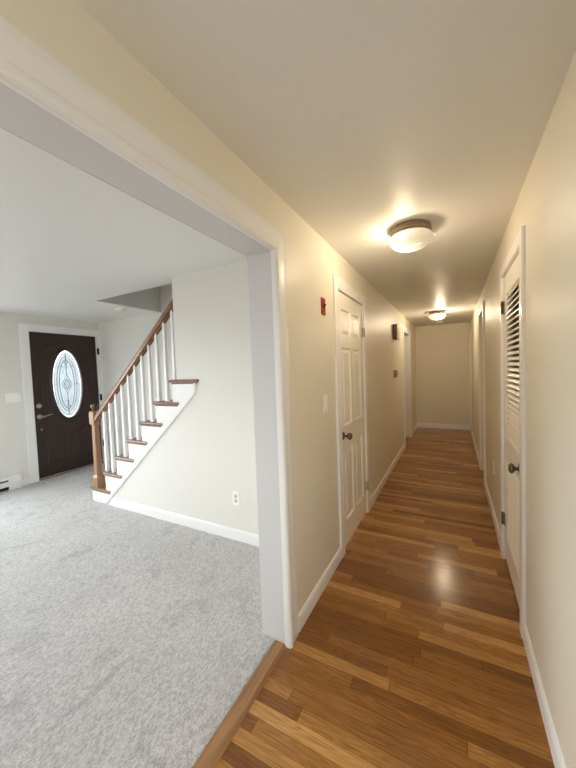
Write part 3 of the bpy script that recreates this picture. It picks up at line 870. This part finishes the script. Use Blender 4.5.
# red emergency switch plate, high on the left wall
r = tag(empty('emergency_switch', (XL, 1.994, 1.80)), 'red emergency switch plate high on the wall left of the six-panel door', 'switch')
MB().box(XL, XL + 0.006, 1.958, 2.030, 1.799, 1.914).build('switch_plate', M['red'], r, bevel=0.003)
m = MB(); m.box(XL + 0.006, XL + 0.009, 1.988, 2.000, 1.843, 1.870); m.tube([(XL + 0.006, 1.994, 1.857), (XL + 0.022, 1.994, 1.868)], [0.006, 0.005], 8)
m.build('toggle', M['black'], r)['label'] = 'dark switch toggle'
for z in (1.832, 1.881):
    MB().lathe([(0, 0.006), (0.0035, 0.006), (0.003, 0.0078), (0, 0.008)], (XL, 1.994, z), 'x', 10).build('screw', M['black'], r)
# rocker switch
r = tag(empty('light_switch', (XL, 1.985, 1.135)), 'white rocker light switch at hand height left of the six-panel door', 'light switch')
MB().box(XL, XL + 0.006, 1.948, 2.022, 1.137, 1.262).build('switch_plate', M['plastic'], r, bevel=0.003)
m = MB(); m.prism([(XL + 0.005, 1.166), (XL + 0.012, 1.166), (XL + 0.008, 1.2), (XL + 0.007, 1.233), (XL + 0.005, 1.233)], lambda x, z, y: (x, y, z), 1.968, 2.002)
m.build('rocker', M['plastic'], r)
# door chime
r = tag(empty('door_chime', (XL, 4.84, 1.82)), 'brown and cream door chime box high on the left wall before the far doorway', 'door chime')
MB().box(XL, XL + 0.050, 4.74, 4.95, 1.83, 2.045).build('chime_housing', M['brown_plastic'], r, bevel=0.003)
MB().box(XL + 0.050, XL + 0.066, 4.745, 4.955, 1.825, 2.05).build('chime_cover', M['ivory'], r, bevel=0.004)
m = MB()
m.box(XL + 0.017, XL + 0.038, 4.737, 4.741, 1.845, 2.03)
m.build('chime_grille', M['grey_plastic'], r)
# thermostat
r = tag(empty('thermostat', (XL, 4.82, 1.27)), 'small beige thermostat below the door chime', 'thermostat')
MB().box(XL, XL + 0.012, 4.745, 4.875, 1.265, 1.385).build('mounting_plate', M['grey_plastic'], r, bevel=0.002)
MB().box(XL + 0.012, XL + 0.045, 4.75, 4.87, 1.28, 1.38).build('cover', M['thermo'], r, bevel=0.004)
MB().lathe([(0, 0.045), (0.018, 0.045), (0.016, 0.050), (0, 0.051)], (XL, 4.81, 1.33), 'x', 20).build('dial', M['grey_plastic'], r, smooth=True)
# outlets
def outlet(name, origin, fn, label):
    """fn(u across, v out, w up) -> xyz"""
    r = tag(empty(name, origin), label, 'outlet')
    m = MB(); m.prism([(-0.036, -0.058), (0.036, -0.058), (0.036, 0.058), (-0.036, 0.058)], lambda u, w, v: fn(u, v, w), 0, 0.006)
    m.build('outlet_plate', M['plastic'], r, bevel=0.0025)
    for zc in (0.020, -0.020):
        m = MB(); m.prism([(-0.016, zc - 0.010), (-0.008, zc - 0.0155), (0.008, zc - 0.0155), (0.016, zc - 0.010), (0.016, zc + 0.010), (0.008, zc + 0.0155), (-0.008, zc + 0.0155), (-0.016, zc + 0.010)], lambda u, w, v: fn(u, v, w), 0.005, 0.008)
        f = m.build('receptacle', M['ivory'], r)
        m = MB()
        for u in (-0.0065, 0.0065): m.prism([(u - 0.0014, zc - 0.002), (u + 0.0014, zc - 0.002), (u + 0.0014, zc + 0.008), (u - 0.0014, zc + 0.008)], lambda u, w, v: fn(u, v, w), 0.0075, 0.0086)
        m.prism([(0.003 * math.cos(q), zc - 0.008 + 0.003 * math.sin(q)) for q in [2 * PI * j / 8 for j in range(8)]], lambda u, w, v: fn(u, v, w), 0.0075, 0.0086)
        m.build('slot', M['black'], f)
outlet('wall_outlet', (-1.627, YS, 0.32), lambda u, v, w: (-1.627 + u, YS - v, 0.376 + w), 'white duplex outlet low on the stair wall')
outlet('wall_outlet', (XR, 3.36, 0.43), lambda u, v, w: (XR - v, 3.36 + u, 0.487 + w), 'white duplex outlet low on the right wall past the louvred door')
# three-gang switch by the front door
r = tag(empty('light_switch', (XD, 1.918, 1.14)), 'three-gang white light switch left of the dark front door', 'light switch')
MB().box(XD, XD + 0.006, 1.836, 2.000, 1.140, 1.266).build('switch_plate', M['plastic'], r, bevel=0.003)
for k in range(3):
    yc = 1.872 + 0.046 * k
    m = MB(); m.prism([(XD + 0.005, 1.170), (XD + 0.013, 1.170), (XD + 0.009, 1.203), (XD + 0.008, 1.236), (XD + 0.005, 1.236)], lambda x, z, y: (x, y, z), yc - 0.0165, yc + 0.0165)
    m.build('rocker', M['plastic'], r)
# baseboard heater
r = tag(empty('baseboard_heater', (XD, 1.0, CZ)), 'white baseboard heater at the front wall left of the door', 'heater')
hy0, hy1 = 0.3, 1.918
prof = [(0.002, 0.03), (0.002, 0.195), (0.050, 0.190), (0.062, 0.175), (0.062, 0.155), (0.045, 0.150), (0.045, 0.135), (0.064, 0.135), (0.064, 0.075), (0.050, 0.066), (0.050, 0.03)]
MB().prism(prof, lambda u, z, y: (XD + u, y, z), hy0, hy1 - 0.13).build('heater_body', M['trim'], r)
m = MB(); m.box(XD + 0.020, XD + 0.060, hy0, hy1 - 0.13, CZ + 0.012, 0.0655); m.box(XD + 0.044, XD + 0.061, hy0, hy1 - 0.13, 0.1352, 0.1498)
m.build('heater_slot', M['black'], r)['label'] = 'dark air slot'
m = MB(); m.prism([(0.001, CZ), (0.001, 0.200), (0.052, 0.195), (0.068, 0.178), (0.068, CZ)], lambda u, z, y: (XD + u, y, z), hy1 - 0.135, hy1)
m.build('end_cap', M['trim'], r, bevel=0.003)
